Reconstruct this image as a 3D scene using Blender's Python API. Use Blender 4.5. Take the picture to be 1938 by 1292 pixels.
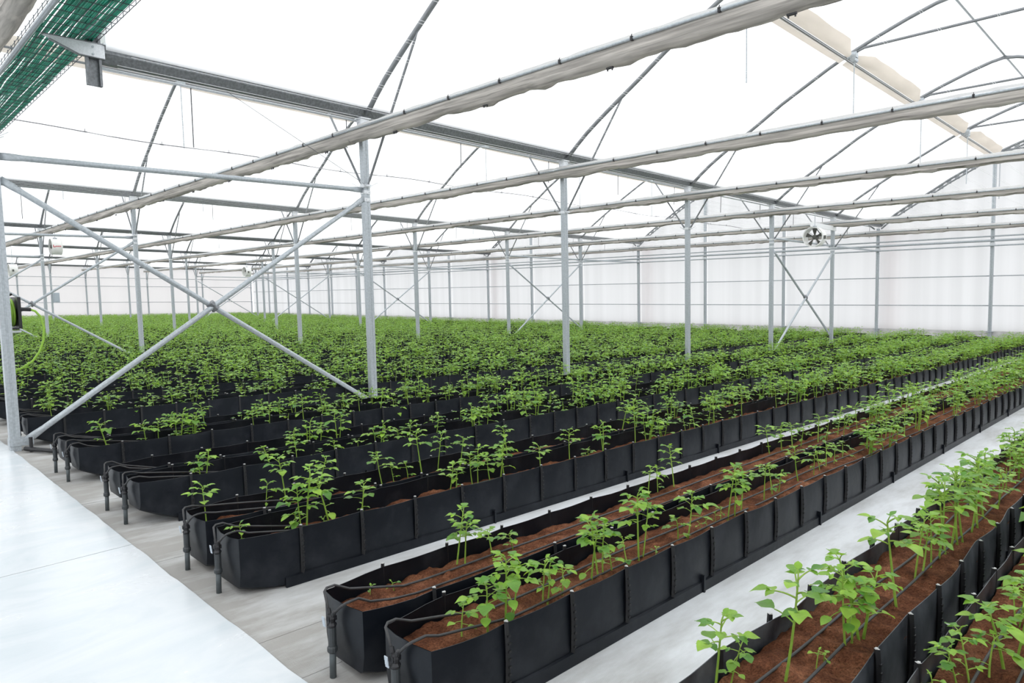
import bpy, math, random
import numpy as np
from mathutils import Matrix, Vector, noise

scene = bpy.context.scene
for o in list(bpy.data.objects):
    bpy.data.objects.remove(o)
COL = scene.collection
PI = math.pi

# ------------------------------------------------------------------ camera
YAW, PITCH, ROLL, FPX = 0.79191667, -0.07929866, -0.02173786, 1313.02
CAM = Vector((-1.19286, -7.9619, 1.45673))
IW, IH = 1938.0, 1292.0
fwd = Vector((math.cos(YAW) * math.cos(PITCH), math.sin(YAW) * math.cos(PITCH), math.sin(PITCH)))
rt0 = fwd.cross(Vector((0, 0, 1))).normalized()
up0 = rt0.cross(fwd)
cr, sr = math.cos(ROLL), math.sin(ROLL)
RT = cr * rt0 + sr * up0
UP = -sr * rt0 + cr * up0
cd = bpy.data.cameras.new('camera')
cam = bpy.data.objects.new('camera', cd)
COL.objects.link(cam)
m = Matrix((RT, UP, -fwd)).transposed().to_4x4()
m.translation = CAM
cam.matrix_world = m
cd.sensor_fit = 'HORIZONTAL'
cd.sensor_width = 36.0
cd.lens = FPX / IW * 36.0
cd.clip_start = 0.05
cd.clip_end = 300
scene.camera = cam

# ------------------------------------------------------------------ world (bright overcast sky) and exposure
world = bpy.data.worlds.new('overcast_sky')
scene.world = world
world.use_nodes = True
wb = world.node_tree.nodes['Background']
wb.inputs[0].default_value = (0.96, 0.98, 1.0, 1)
wb.inputs[1].default_value = 2.3
scene.view_settings.view_transform = 'Standard'
scene.view_settings.look = 'None'
scene.view_settings.exposure = 0.0
scene.view_settings.gamma = 1.0
scene.view_settings.use_curve_mapping = False
scene.cycles.max_bounces = 8
scene.cycles.diffuse_bounces = 5
scene.cycles.sample_clamp_indirect = 6.0

# ------------------------------------------------------------------ layout constants (metres)
SL = 0.02678            # the house falls gently along +X (drainage slope)
BAY, SPAN, LEN = 9.6, 4.0, 24.0
GUT_Z = 3.80
GUTTERS = [0.0, 9.6, 19.2, 28.8, 38.4, 48.0]
XS = [0, 4, 8, 12, 16, 20, 24]
ORD = ['zeroth', 'first', 'second', 'third', 'fourth', 'fifth', 'sixth', 'seventh', 'eighth', 'ninth', 'tenth', 'eleventh', 'twelfth',
       'thirteenth', 'fourteenth', 'fifteenth', 'sixteenth', 'seventeenth', 'eighteenth', 'nineteenth']
TENS = ['', '', 'twenty', 'thirty', 'forty', 'fifty', 'sixty', 'seventy', 'eighty', 'ninety']
def ordw(n):
    if n < 20:
        return ORD[n]
    t, u = divmod(n, 10)
    return (TENS[t][:-1] + 'ieth') if u == 0 else TENS[t] + '-' + ORD[u]

def arch_z(d):
    """height of the roof arch at a distance d from its gutter (0..9.6)"""
    d = min(d, BAY - d)
    P = [(0, 3.76), (.12, 3.85), (.4, 4.09), (.63, 4.25), (1.0, 4.48), (1.22, 4.61), (1.59, 4.83), (2.05, 5.12), (2.5, 5.36),
         (2.91, 5.58), (3.25, 5.74), (3.7, 5.92), (4.2, 6.10), (4.6, 6.22), (4.8, 6.25)]
    for (a, b), (c, e) in zip(P, P[1:]):
        if d <= c:
            return b + (e - b) * (d - a) / (c - a)
    return P[-1][1]

# ------------------------------------------------------------------ materials
MATS = {}
def nodemat(name):
    mt = bpy.data.materials.new(name)
    mt.use_nodes = True
    MATS[name] = mt
    return mt, mt.node_tree, mt.node_tree.nodes['Principled BSDF']
def simple(name, col, rough=.5, metal=0.0, nscale=0, namt=.1, bump=0, bscale=60, coat=0.0, spec=.5):
    mt, nt, b = nodemat(name)
    b.inputs['Base Color'].default_value = (*col, 1)
    b.inputs['Roughness'].default_value = rough
    b.inputs['Metallic'].default_value = metal
    b.inputs['Specular IOR Level'].default_value = spec
    if coat:
        b.inputs['Coat Weight'].default_value = coat
    if nscale:
        tc = nt.nodes.new('ShaderNodeTexCoord')
        nz = nt.nodes.new('ShaderNodeTexNoise')
        nz.inputs['Scale'].default_value = nscale
        nz.inputs['Detail'].default_value = 4
        rp = nt.nodes.new('ShaderNodeValToRGB')
        rp.color_ramp.elements[0].position = .3
        rp.color_ramp.elements[1].position = .7
        rp.color_ramp.elements[0].color = (*[c * (1 - namt) for c in col], 1)
        rp.color_ramp.elements[1].color = (*[min(1, c * (1 + namt)) for c in col], 1)
        nt.links.new(tc.outputs['Object'], nz.inputs['Vector'])
        nt.links.new(nz.outputs['Fac'], rp.inputs['Fac'])
        nt.links.new(rp.outputs['Color'], b.inputs['Base Color'])
    if bump:
        tc = nt.nodes.new('ShaderNodeTexCoord')
        nz = nt.nodes.new('ShaderNodeTexNoise')
        nz.inputs['Scale'].default_value = bscale
        nz.inputs['Detail'].default_value = 5
        bp = nt.nodes.new('ShaderNodeBump')
        bp.inputs['Strength'].default_value = bump
        bp.inputs['Distance'].default_value = .02
        nt.links.new(tc.outputs['Object'], nz.inputs['Vector'])
        nt.links.new(nz.outputs['Fac'], bp.inputs['Height'])
        nt.links.new(bp.outputs['Normal'], b.inputs['Normal'])
    return mt
def film(name, col, trans, diff, flute=0, famt=.08, gloss=.0):
    """diffusing sheet: light comes through it (translucent) and off it (diffuse)"""
    mt = bpy.data.materials.new(name)
    mt.use_nodes = True
    nt = mt.node_tree
    nt.nodes.clear()
    out = nt.nodes.new('ShaderNodeOutputMaterial')
    tr = nt.nodes.new('ShaderNodeBsdfTranslucent')
    df = nt.nodes.new('ShaderNodeBsdfDiffuse')
    ad = nt.nodes.new('ShaderNodeAddShader')
    tr.inputs[0].default_value = (*[c * trans for c in col], 1)
    df.inputs[0].default_value = (*[c * diff for c in col], 1)
    if flute:
        tc = nt.nodes.new('ShaderNodeTexCoord')
        mp = nt.nodes.new('ShaderNodeMapping')
        mp.inputs['Scale'].default_value = flute
        nz = nt.nodes.new('ShaderNodeTexNoise')
        nz.inputs['Scale'].default_value = 1.0
        nz.inputs['Detail'].default_value = 4
        rp = nt.nodes.new('ShaderNodeValToRGB')
        rp.color_ramp.elements[0].position = .35
        rp.color_ramp.elements[1].position = .65
        rp.color_ramp.elements[0].color = (*[c * trans * (1 - famt) for c in col], 1)
        rp.color_ramp.elements[1].color = (*[min(1, c * trans * (1 + famt)) for c in col], 1)
        nt.links.new(tc.outputs['Object'], mp.inputs['Vector'])
        nt.links.new(mp.outputs['Vector'], nz.inputs['Vector'])
        nt.links.new(nz.outputs['Fac'], rp.inputs['Fac'])
        nt.links.new(rp.outputs['Color'], tr.inputs[0])
        if famt > .2:
            r2 = nt.nodes.new('ShaderNodeValToRGB')
            r2.color_ramp.elements[0].position = .32
            r2.color_ramp.elements[1].position = .68
            r2.color_ramp.elements[0].color = (*[c * diff * .62 for c in col], 1)
            r2.color_ramp.elements[1].color = (*[min(1, c * diff * 1.3) for c in col], 1)
            nt.links.new(nz.outputs['Fac'], r2.inputs['Fac'])
            nt.links.new(r2.outputs['Color'], df.inputs[0])
            bp = nt.nodes.new('ShaderNodeBump')
            bp.inputs['Strength'].default_value = .6
            bp.inputs['Distance'].default_value = .02
            nt.links.new(nz.outputs['Fac'], bp.inputs['Height'])
            nt.links.new(bp.outputs['Normal'], df.inputs['Normal'])
    nt.links.new(tr.outputs[0], ad.inputs[0])
    nt.links.new(df.outputs[0], ad.inputs[1])
    nt.links.new(ad.outputs[0], out.inputs['Surface'])
    MATS[name] = mt
    return mt

simple('galv', (.43, .465, .49), .42, .35, 45, .14)
simple('galv_tube', (.40, .43, .45), .38, .45, 30, .10)
simple('galv_gutter', (.20, .21, .22), .42, .45, 40, .25)
simple('galv_light', (.70, .72, .74), .4, .25, 60, .08)
simple('arch_steel', (.23, .24, .25), .45, .35, 20, .08)
simple('wire_white', (.9, .9, .9), .5)
simple('wire_dark', (.16, .16, .17), .5, .3)
simple('basket_wire', (.10, .11, .12), .45, .5)
simple('black_plastic', (.012, .012, .014), .45)
simple('stake_black', (.008, .008, .009), .55)
simple('hose_black', (.030, .030, .031), .55, 0, 25, .3)
simple('pvc_grey', (.085, .10, .105), .5, 0, 30, .15)
simple('coupling_grey', (.035, .040, .043), .5, 0, 30, .15)
simple('tag_white', (.42, .47, .52), .5)
simple('cap_white', (.45, .45, .44), .5)
simple('green_hose_mat', (.012, .30, .19), .38, 0, 8, .3)
simple('lime_hose_mat', (.27, .48, .05), .4)
simple('fan_white', (.82, .82, .79), .4, 0, 8, .06)
simple('fan_dark', (.10, .10, .09), .5)
simple('red_mark', (.55, .02, .05), .5)
simple('red_plastic', (.60, .02, .02), .4)
simple('outside_red', (.80, .30, .27), .6)
simple('board_white', (.85, .86, .86), .5)
film('roof_film', (.985, .99, 1.0), .82, .14)
film('wall_sheet', (.985, .982, .985), .315, .20, (3.0, 3.0, .05), .06)
film('side_sheet', (.995, .965, .955), .31, .22, (1.2, 1.2, .1), .03)
film('curtain', (.84, .79, .73), .16, .50, (16, 1.1, 34), .5)
film('curtain_top', (.97, .97, .96), .42, .42)
film('vent_film', (.93, .84, .74), .30, .44, (1, 3, 3), .12)

# liner: thin black plastic sheet with dusty scuffs
def liner_mat(name, dark, worn, lo, hi):
    mt, nt, b = nodemat(name)
    tc = nt.nodes.new('ShaderNodeTexCoord')
    n1 = nt.nodes.new('ShaderNodeTexNoise')
    n1.inputs['Scale'].default_value = 5
    n1.inputs['Detail'].default_value = 6
    n1.inputs['Roughness'].default_value = .65
    rp = nt.nodes.new('ShaderNodeValToRGB')
    rp.color_ramp.elements[0].position = lo
    rp.color_ramp.elements[0].color = (*dark, 1)
    rp.color_ramp.elements[1].position = hi
    rp.color_ramp.elements[1].color = (*worn, 1)
    nt.links.new(tc.outputs['Object'], n1.inputs['Vector'])
    nt.links.new(n1.outputs['Fac'], rp.inputs['Fac'])
    nt.links.new(rp.outputs['Color'], b.inputs['Base Color'])
    b.inputs['Roughness'].default_value = .40
    b.inputs['Specular IOR Level'].default_value = .33
    b.inputs['Specular Tint'].default_value = (.84, .91, 1.0, 1)
    n2 = nt.nodes.new('ShaderNodeTexNoise')
    n2.inputs['Scale'].default_value = 9
    bp = nt.nodes.new('ShaderNodeBump')
    bp.inputs['Strength'].default_value = .12
    bp.inputs['Distance'].default_value = .02
    nt.links.new(tc.outputs['Object'], n2.inputs['Vector'])
    nt.links.new(n2.outputs['Fac'], bp.inputs['Height'])
    nt.links.new(bp.outputs['Normal'], b.inputs['Normal'])
liner_mat('liner', (.0028, .0038, .0062), (.022, .024, .029), .48, .85)
liner_mat('liner_worn_sheen', (.012, .014, .018), (.12, .13, .14), .35, .80)  # nearest pair: lighter grey paints in grazing sheen as well as real dust

def soil_mat():
    mt, nt, b = nodemat('soil')
    tc = nt.nodes.new('ShaderNodeTexCoord')
    n1 = nt.nodes.new('ShaderNodeTexNoise')
    n1.inputs['Scale'].default_value = 9
    n1.inputs['Detail'].default_value = 8
    n1.inputs['Roughness'].default_value = .7
    rp = nt.nodes.new('ShaderNodeValToRGB')
    e = rp.color_ramp.elements
    e[0].position, e[0].color = .30, (.050, .020, .011, 1)
    e[1].position, e[1].color = .74, (.37, .165, .088, 1)
    k = e.new(.5)
    k.color = (.165, .062, .031, 1)
    n2 = nt.nodes.new('ShaderNodeTexNoise')
    n2.inputs['Scale'].default_value = 120
    n2.inputs['Detail'].default_value = 5
    n2.inputs['Roughness'].default_value = .8
    mx = nt.nodes.new('ShaderNodeMix')
    mx.data_type = 'RGBA'
    mx.blend_type = 'OVERLAY'
    mx.inputs[0].default_value = .8
    rp2 = nt.nodes.new('ShaderNodeValToRGB')
    rp2.color_ramp.elements[0].position = .3
    rp2.color_ramp.elements[1].position = .72
    bp = nt.nodes.new('ShaderNodeBump')
    bp.inputs['Strength'].default_value = .9
    bp.inputs['Distance'].default_value = .012
    L = nt.links.new
    L(tc.outputs['Object'], n1.inputs['Vector'])
    L(tc.outputs['Object'], n2.inputs['Vector'])
    L(n1.outputs['Fac'], rp.inputs['Fac'])
    L(n2.outputs['Fac'], rp2.inputs['Fac'])
    L(rp.outputs['Color'], mx.inputs[6])
    L(rp2.outputs['Color'], mx.inputs[7])
    L(mx.outputs[2], b.inputs['Base Color'])
    L(n2.outputs['Fac'], bp.inputs['Height'])
    L(bp.outputs['Normal'], b.inputs['Normal'])
    b.inputs['Roughness'].default_value = .95
    b.inputs['Specular IOR Level'].default_value = .1
soil_mat()

def leaf_mat(name, base, light, trans):
    mt = bpy.data.materials.new(name)
    mt.use_nodes = True
    nt = mt.node_tree
    b = nt.nodes['Principled BSDF']
    out = nt.nodes['Material Output']
    geo = nt.nodes.new('ShaderNodeNewGeometry')
    inf = nt.nodes.new('ShaderNodeObjectInfo')
    add = nt.nodes.new('ShaderNodeMath')
    add.operation = 'ADD'
    fr = nt.nodes.new('ShaderNodeMath')
    fr.operation = 'FRACT'
    rp = nt.nodes.new('ShaderNodeValToRGB')
    rp.color_ramp.elements[0].color = (*base, 1)
    rp.color_ramp.elements[1].color = (*light, 1)
    tc = nt.nodes.new('ShaderNodeTexCoord')
    nz = nt.nodes.new('ShaderNodeTexNoise')
    nz.inputs['Scale'].default_value = 35
    nz.inputs['Detail'].default_value = 4
    hs = nt.nodes.new('ShaderNodeHueSaturation')
    mr = nt.nodes.new('ShaderNodeMapRange')
    mr.inputs[1].default_value, mr.inputs[2].default_value = .3, .7
    mr.inputs[3].default_value, mr.inputs[4].default_value = .82, 1.18
    tl = nt.nodes.new('ShaderNodeBsdfTranslucent')
    tl.inputs[0].default_value = (*trans, 1)
    mx = nt.nodes.new('ShaderNodeMixShader')
    mx.inputs[0].default_value = .33
    L = nt.links.new
    L(geo.outputs['Random Per Island'], add.inputs[0])
    L(inf.outputs['Random'], add.inputs[1])
    L(add.outputs[0], fr.inputs[0])
    L(fr.outputs[0], rp.inputs['Fac'])
    L(tc.outputs['Object'], nz.inputs['Vector'])
    L(nz.outputs['Fac'], mr.inputs[0])
    L(mr.outputs[0], hs.inputs['Value'])
    L(rp.outputs['Color'], hs.inputs['Color'])
    L(hs.outputs['Color'], b.inputs['Base Color'])
    b.inputs['Roughness'].default_value = .40
    b.inputs['Specular IOR Level'].default_value = .38
    n3 = nt.nodes.new('ShaderNodeTexNoise')
    n3.inputs['Scale'].default_value = 110
    bp = nt.nodes.new('ShaderNodeBump')
    bp.inputs['Strength'].default_value = .35
    bp.inputs['Distance'].default_value = .006
    L(tc.outputs['Object'], n3.inputs['Vector'])
    L(n3.outputs['Fac'], bp.inputs['Height'])
    L(bp.outputs['Normal'], b.inputs['Normal'])
    L(b.outputs[0], mx.inputs[1])
    L(tl.outputs[0], mx.inputs[2])
    L(mx.outputs[0], out.inputs['Surface'])
    MATS[name] = mt
leaf_mat('leaf', (.058, .195, .034), (.30, .50, .058), (.46, .76, .07))
leaf_mat('stem', (.26, .42, .065), (.38, .54, .10), (.4, .6, .1))

def ground_mat():
    mt, nt, b = nodemat('ground_cover')
    tc = nt.nodes.new('ShaderNodeTexCoord')
    L = nt.links.new
    # woven white fabric: fine weave bump, lengthwise seams, dirt towards the bare end by the walkway
    w1 = nt.nodes.new('ShaderNodeTexWave')
    w1.inputs['Scale'].default_value = 55
    w1.bands_direction = 'X'
    w2 = nt.nodes.new('ShaderNodeTexWave')
    w2.inputs['Scale'].default_value = 55
    w2.bands_direction = 'Y'
    ml = nt.nodes.new('ShaderNodeMath')
    ml.operation = 'MULTIPLY'
    L(tc.outputs['Object'], w1.inputs['Vector'])
    L(tc.outputs['Object'], w2.inputs['Vector'])
    L(w1.outputs['Fac'], ml.inputs[0])
    L(w2.outputs['Fac'], ml.inputs[1])
    sep = nt.nodes.new('ShaderNodeSeparateXYZ')
    L(tc.outputs['Object'], sep.inputs[0])
    nz = nt.nodes.new('ShaderNodeTexNoise')
    nz.inputs['Scale'].default_value = 3.2
    nz.inputs['Detail'].default_value = 7
    nz.inputs['Roughness'].default_value = .65
    mp = nt.nodes.new('ShaderNodeMapping')
    mp.inputs['Scale'].default_value = (.45, 1.6, 1)
    L(tc.outputs['Object'], mp.inputs['Vector'])
    L(mp.outputs['Vector'], nz.inputs['Vector'])
    # dirt amount = noise + falloff with distance from the walkway
    mr = nt.nodes.new('ShaderNodeMapRange')
    mr.inputs[1].default_value, mr.inputs[2].default_value = .0, 1.3
    mr.inputs[3].default_value, mr.inputs[4].default_value = .36, -.06
    L(sep.outputs[0], mr.inputs[0])
    ad = nt.nodes.new('ShaderNodeMath')
    ad.operation = 'ADD'
    L(nz.outputs['Fac'], ad.inputs[0])
    L(mr.outputs[0], ad.inputs[1])
    rp = nt.nodes.new('ShaderNodeValToRGB')
    e = rp.color_ramp.elements
    e[0].position, e[0].color = .38, (.80, .82, .835, 1)
    e[1].position, e[1].color = .86, (.36, .348, .325, 1)
    L(ad.outputs[0], rp.inputs['Fac'])
    mx = nt.nodes.new('ShaderNodeMix')
    mx.data_type = 'RGBA'
    mx.blend_type = 'MULTIPLY'
    mx.inputs[0].default_value = .16
    L(rp.outputs['Color'], mx.inputs[6])
    L(ml.outputs[0], mx.inputs[7])
    L(mx.outputs[2], b.inputs['Base Color'])
    b.inputs['Roughness'].default_value = .75
    bp = nt.nodes.new('ShaderNodeBump')
    bp.inputs['Strength'].default_value = .25
    bp.inputs['Distance'].default_value = .004
    L(ml.outputs[0], bp.inputs['Height'])
    L(bp.outputs['Normal'], b.inputs['Normal'])
ground_mat()

def slab_mat():
    mt, nt, b = nodemat('painted_slab')
    tc = nt.nodes.new('ShaderNodeTexCoord')
    L = nt.links.new
    mp = nt.nodes.new('ShaderNodeMapping')
    mp.inputs['Rotation'].default_value = (0, 0, .6)
    mp.inputs['Scale'].default_value = (.9, 2.2, 1)
    nz = nt.nodes.new('ShaderNodeTexNoise')
    nz.inputs['Scale'].default_value = 1.6
    nz.inputs['Detail'].default_value = 7
    nz.inputs['Roughness'].default_value = .6
    nz.inputs['Distortion'].default_value = 1.2
    rp = nt.nodes.new('ShaderNodeValToRGB')
    e = rp.color_ramp.elements
    e[0].position, e[0].color = .35, (.52, .565, .59, 1)
    e[1].position, e[1].color = .62, (.60, .625, .64, 1)
    L(tc.outputs['Object'], mp.inputs['Vector'])
    L(mp.outputs['Vector'], nz.inputs['Vector'])
    L(nz.outputs['Fac'], rp.inputs['Fac'])
    L(rp.outputs['Color'], b.inputs['Base Color'])
    rr = nt.nodes.new('ShaderNodeMapRange')
    rr.inputs[3].default_value, rr.inputs[4].default_value = .16, .34
    L(nz.outputs['Fac'], rr.inputs[0])
    L(rr.outputs[0], b.inputs['Roughness'])
    b.inputs['Specular IOR Level'].default_value = .5
slab_mat()
simple('concrete', (.50, .49, .475), .85, 0, 4, .15, .3, 30)
simple('dark_gap', (.16, .155, .15), .9)

# ------------------------------------------------------------------ mesh helpers
class MB:
    def __init__(self):
        self.v, self.f, self.mi = [], [], []
    def add(self, verts, faces, mi=0):
        o = len(self.v)
        self.v += [tuple(p) for p in verts]
        self.f += [tuple(i + o for i in f) for f in faces]
        self.mi += [mi] * len(faces)
        return self
    def box(self, lo, hi, mi=0):
        x0, y0, z0 = lo
        x1, y1, z1 = hi
        return self.add([(x0, y0, z0), (x1, y0, z0), (x1, y1, z0), (x0, y1, z0), (x0, y0, z1), (x1, y0, z1), (x1, y1, z1), (x0, y1, z1)],
                        [(3, 2, 1, 0), (4, 5, 6, 7), (0, 1, 5, 4), (1, 2, 6, 5), (2, 3, 7, 6), (3, 0, 4, 7)], mi)
    def cbox(self, c, s, mi=0):
        return self.box([c[i] - s[i] / 2 for i in range(3)], [c[i] + s[i] / 2 for i in range(3)], mi)
    def tube(self, pts, r, n=8, cap=True, mi=0, flat=None):
        """tube along a polyline; r a number or one per point; flat = per point (a, b) scale of the two section axes"""
        P = [Vector(p) for p in pts]
        k = len(P)
        rs = r if isinstance(r, (list, tuple)) else [r] * k
        vs, fs = [], []
        up = None
        for i in range(k):
            t = (P[min(i + 1, k - 1)] - P[max(i - 1, 0)]).normalized()
            if up is None:
                up = Vector((0, 0, 1)) if abs(t.z) < .9 else Vector((1, 0, 0))
            a = t.cross(up)
            if a.length < 1e-5:
                a = t.orthogonal()
            a.normalize()
            b = a.cross(t).normalized()
            up = b
            fa, fb = flat[i] if flat else (1, 1)
            for j in range(n):
                th = 2 * PI * j / n
                vs.append(P[i] + a * (math.cos(th) * rs[i] * fa) + b * (math.sin(th) * rs[i] * fb))
        for i in range(k - 1):
            for j in range(n):
                j2 = (j + 1) % n
                fs.append((i * n + j, i * n + j2, (i + 1) * n + j2, (i + 1) * n + j))
        if cap:
            fs.append(tuple(range(n - 1, -1, -1)))
            fs.append(tuple((k - 1) * n + j for j in range(n)))
        return self.add(vs, fs, mi)
    def prism(self, poly, axis, a0, a1, mi=0):
        """polygon in the two other axes (in axis order), extruded along axis"""
        n = len(poly)
        def P(u, w, a):
            return {0: (a, u, w), 1: (u, a, w), 2: (u, w, a)}[axis]
        vs = [P(u, w, a0) for u, w in poly] + [P(u, w, a1) for u, w in poly]
        fs = [tuple(range(n - 1, -1, -1)), tuple(range(n, 2 * n))] + [(i, (i + 1) % n, n + (i + 1) % n, n + i) for i in range(n)]
        return self.add(vs, fs, mi)
    def grid(self, rows, mi=0, closed=False):
        k, n = len(rows), len(rows[0])
        vs = [p for r in rows for p in r]
        fs = []
        for i in range(k - 1):
            for j in range(n if closed else n - 1):
                j2 = (j + 1) % n
                fs.append((i * n + j, i * n + j2, (i + 1) * n + j2, (i + 1) * n + j))
        return self.add(vs, fs, mi)
    def mesh(self, name, mats, shear=True, smooth=False):
        me = bpy.data.meshes.new(name)
        v = [(x, y, z - SL * x) for x, y, z in self.v] if shear else self.v
        me.from_pydata(v, [], self.f)
        for mt in (mats if isinstance(mats, (list, tuple)) else [mats]):
            me.materials.append(MATS[mt])
        if any(self.mi):
            me.polygons.foreach_set('material_index', self.mi)
        if smooth:
            me.polygons.foreach_set('use_smooth', [True] * len(me.polygons))
        me.update()
        return me
    def build(self, name, mats, parent=None, shear=True, smooth=False):
        return link(name, self.mesh(name, mats, shear, smooth), parent)

def link(name, me, parent=None, loc=None):
    o = bpy.data.objects.new(name, me)
    COL.objects.link(o)
    if parent is not None:
        o.parent = parent
    if loc is not None:
        o.location = loc
    return o
def tag(o, label, cat, group=None, kind=None):
    if label:
        o['label'] = label
    if cat:
        o['category'] = cat
    if group:
        o['group'] = group
    if kind:
        o['kind'] = kind
    return o
def thing(name, label, cat, loc=(0, 0, 0), group=None):
    o = bpy.data.objects.new(name, None)
    COL.objects.link(o)
    o.empty_display_size = .1
    o.location = (loc[0], loc[1], loc[2] - SL * loc[0])
    return tag(o, label, cat, group)
def struct(o, label=None):
    o['kind'] = 'structure'
    if label:
        o['label'] = label
    return o
def setting(name, label):
    o = bpy.data.objects.new(name, None)
    COL.objects.link(o)
    o.empty_display_size = .1
    return struct(o, label)

# ------------------------------------------------------------------ setting: floor, walkway, walls, roof
mb = MB()
rows = []
for i in range(0, 25):
    x = -.03 + (LEN + .13) * i / 24
    rows.append([(x, y, 0) for y in (-20, 0, 48.2)])
mb.grid(rows)
struct(mb.build('floor', 'ground_cover'), 'white woven ground cover between the black troughs')
# long overlap seams of the ground cover
mb = MB()
for y in (-4.98, -5.35, -6.62, -3.72, -2.2):
    mb.box((-.02, y - .25, .0003), (LEN, y, .0016))
o = struct(mb.build('floor_seam', 'ground_cover'), 'overlap seams of the white ground cover')

walk = setting('walkway', 'pale blue painted concrete walkway slabs with thin joints')
ys = [-20, -13.2, -8.4, -3.6, 1.2, 6.0, 10.8, 15.6, 20.4, 25.2, 30, 36, 42, 48.2]
rnd = random.Random(5)
for y0, y1 in zip(ys, ys[1:]):
    # slab with a slightly ragged poured edge at x ~ 0
    mb = MB()
    n = max(4, int((y1 - y0) / .08)) if y0 > -9 and y1 < 7 else 8
    top, bot = [], []
    for i in range(n + 1):
        y = y0 + .0035 + (y1 - y0 - .007) * i / n
        e = -.022 + .008 * noise.noise((y * 3, 0, 0)) + .005 * noise.noise((y * 14, 3, 0))
        top.append((-12, y, .012))
        bot.append((e, y, .012))
    dn = [(e[0] + .006, e[1], -.10) for e in bot]
    mb.grid([top, bot, dn])
    for i in (0, n):
        mb.add([top[i], bot[i], dn[i], (-12, top[i][1], -.1)], [(0, 1, 2, 3)])
    mb.build('slab', 'painted_slab', walk, shear=False)
mb = MB()
mb.box((-12, -20, -.3), (-.05, 48.2, -.02))
mb.build('slab_bed', 'dark_gap', walk, shear=False)

def gable_panels(name, x, label, ys, zbase):
    w = setting(name, label)
    for y0, y1 in zip(ys, ys[1:]):
        mb = MB()
        n = 10
        lo, hi = [], []
        for i in range(n + 1):
            y = y0 + .004 + (y1 - y0 - .008) * i / n
            lo.append((x, y, zbase))
            hi.append((x, y, arch_z((y % BAY)) + .04))
        mb.grid([lo, hi])
        lo2 = [(x + .01, p[1], p[2]) for p in lo]
        hi2 = [(x + .01, p[1], p[2]) for p in hi]
        mb.grid([hi2, lo2])
        mb.build('panel', 'wall_sheet', w)
    return w
def gable_single(name, x, label, ys, zbase):
    """one translucent sheet per opening between posts"""
    w = setting(name, label)
    for y0, y1 in zip(ys, ys[1:]):
        mb = MB()
        n = 10
        lo, hi = [], []
        for i in range(n + 1):
            y = y0 + .003 + (y1 - y0 - .006) * i / n
            lo.append((x, y, zbase))
            hi.append((x, y, arch_z((y % BAY)) + .04))
        mb.grid([lo, hi])
        mb.build('panel', 'wall_sheet', w)
    return w
gys = [-19.2 + 3.2 * i for i in range(22)]
gable_single('wall_far', 24.1, 'milky translucent gable wall beyond the trough ends', gys, .42)
gable_single('wall_front', -12.0, 'milky translucent gable wall behind the walkway', gys, 0)
def side(name, y, label, sgn):
    w = setting(name, label)
    xs = [-12, -8, -4] + XS
    for x0, x1 in zip(xs, xs[1:]):
        mb = MB()
        mb.grid([[(x0 + .004, y, .40), (x1 - .004, y, .40)], [(x0 + .004, y, 3.9), (x1 - .004, y, 3.9)]])
        mb.build('panel', 'side_sheet', w)
side('wall_left', 48.1, 'milky translucent side wall behind the farthest troughs', 1)
side('wall_right', -19.2, 'milky translucent side wall', -1)
mb = MB()
mb.box((23.98, -20, -.05), (24.25, 48.3, .42))
struct(mb.build('wall_plinth_far', 'concrete'), 'low grey concrete plinth under the gable wall')
mb = MB()
mb.box((-12, 47.95, -.05), (24.2, 48.25, .40))
struct(mb.build('wall_plinth_left', 'concrete'), 'low grey concrete plinth under the side wall')
mb = MB()
mb.box((-12, -19.35, -.05), (24.2, -19.1, .40))
struct(mb.build('wall_plinth_right', 'concrete'), 'low grey concrete plinth')

roof = setting('ceiling', 'white diffusing roof film stretched over the arches')
for g in [-9.6] + GUTTERS:
    # film of the bay between gutter g - 9.6 and g, one sheet per slope
    for half in (0, 1):
        mb = MB()
        rows = []
        for i in range(0, 17):
            d = .13 + (4.8 - .13) * i / 16
            y = g - d if half == 0 else g - BAY + d
            rows.append([(x, y, arch_z(d) + .045) for x in (.97, 8, 16, 24.15)])
        mb.grid(rows)
        rows = []
        for i in range(0, 17):
            d = 4.8 * i / 16
            y = g - d if half == 0 else g - BAY + d
            rows.append([(x, y, max(4.42, arch_z(d) + .045)) for x in (-12, -6, .97)])
        mb.grid(rows)
        rows = []
        for i in range(0, 9):
            d = .13 + .8 * i / 8
            y = g - d if half == 0 else g - BAY + d
            rows.append([(.97, y, min(4.42, arch_z(d) + .045)), (.97, y, 4.42)])
        mb.grid(rows)
        mb.build('film_sheet', 'roof_film', roof, smooth=True)

# red downpipes standing outside, showing faintly through the sheet
for gi, g in enumerate(GUTTERS[:3]):
    mb = MB()
    mb.tube([(24.34, g - .33, 0), (24.34, g - .33, 3.6)], .055, 10)
    mb.box((24.12, g - .36, 3.55), (24.36, g - .30, 3.62))
    o = mb.build('downpipe', 'outside_red')
    tag(o, 'blurred red downpipe showing through the gable wall by the %s gutter line' % ordw(gi + 1), 'pipe', 'downpipes outside the gable wall')

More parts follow.
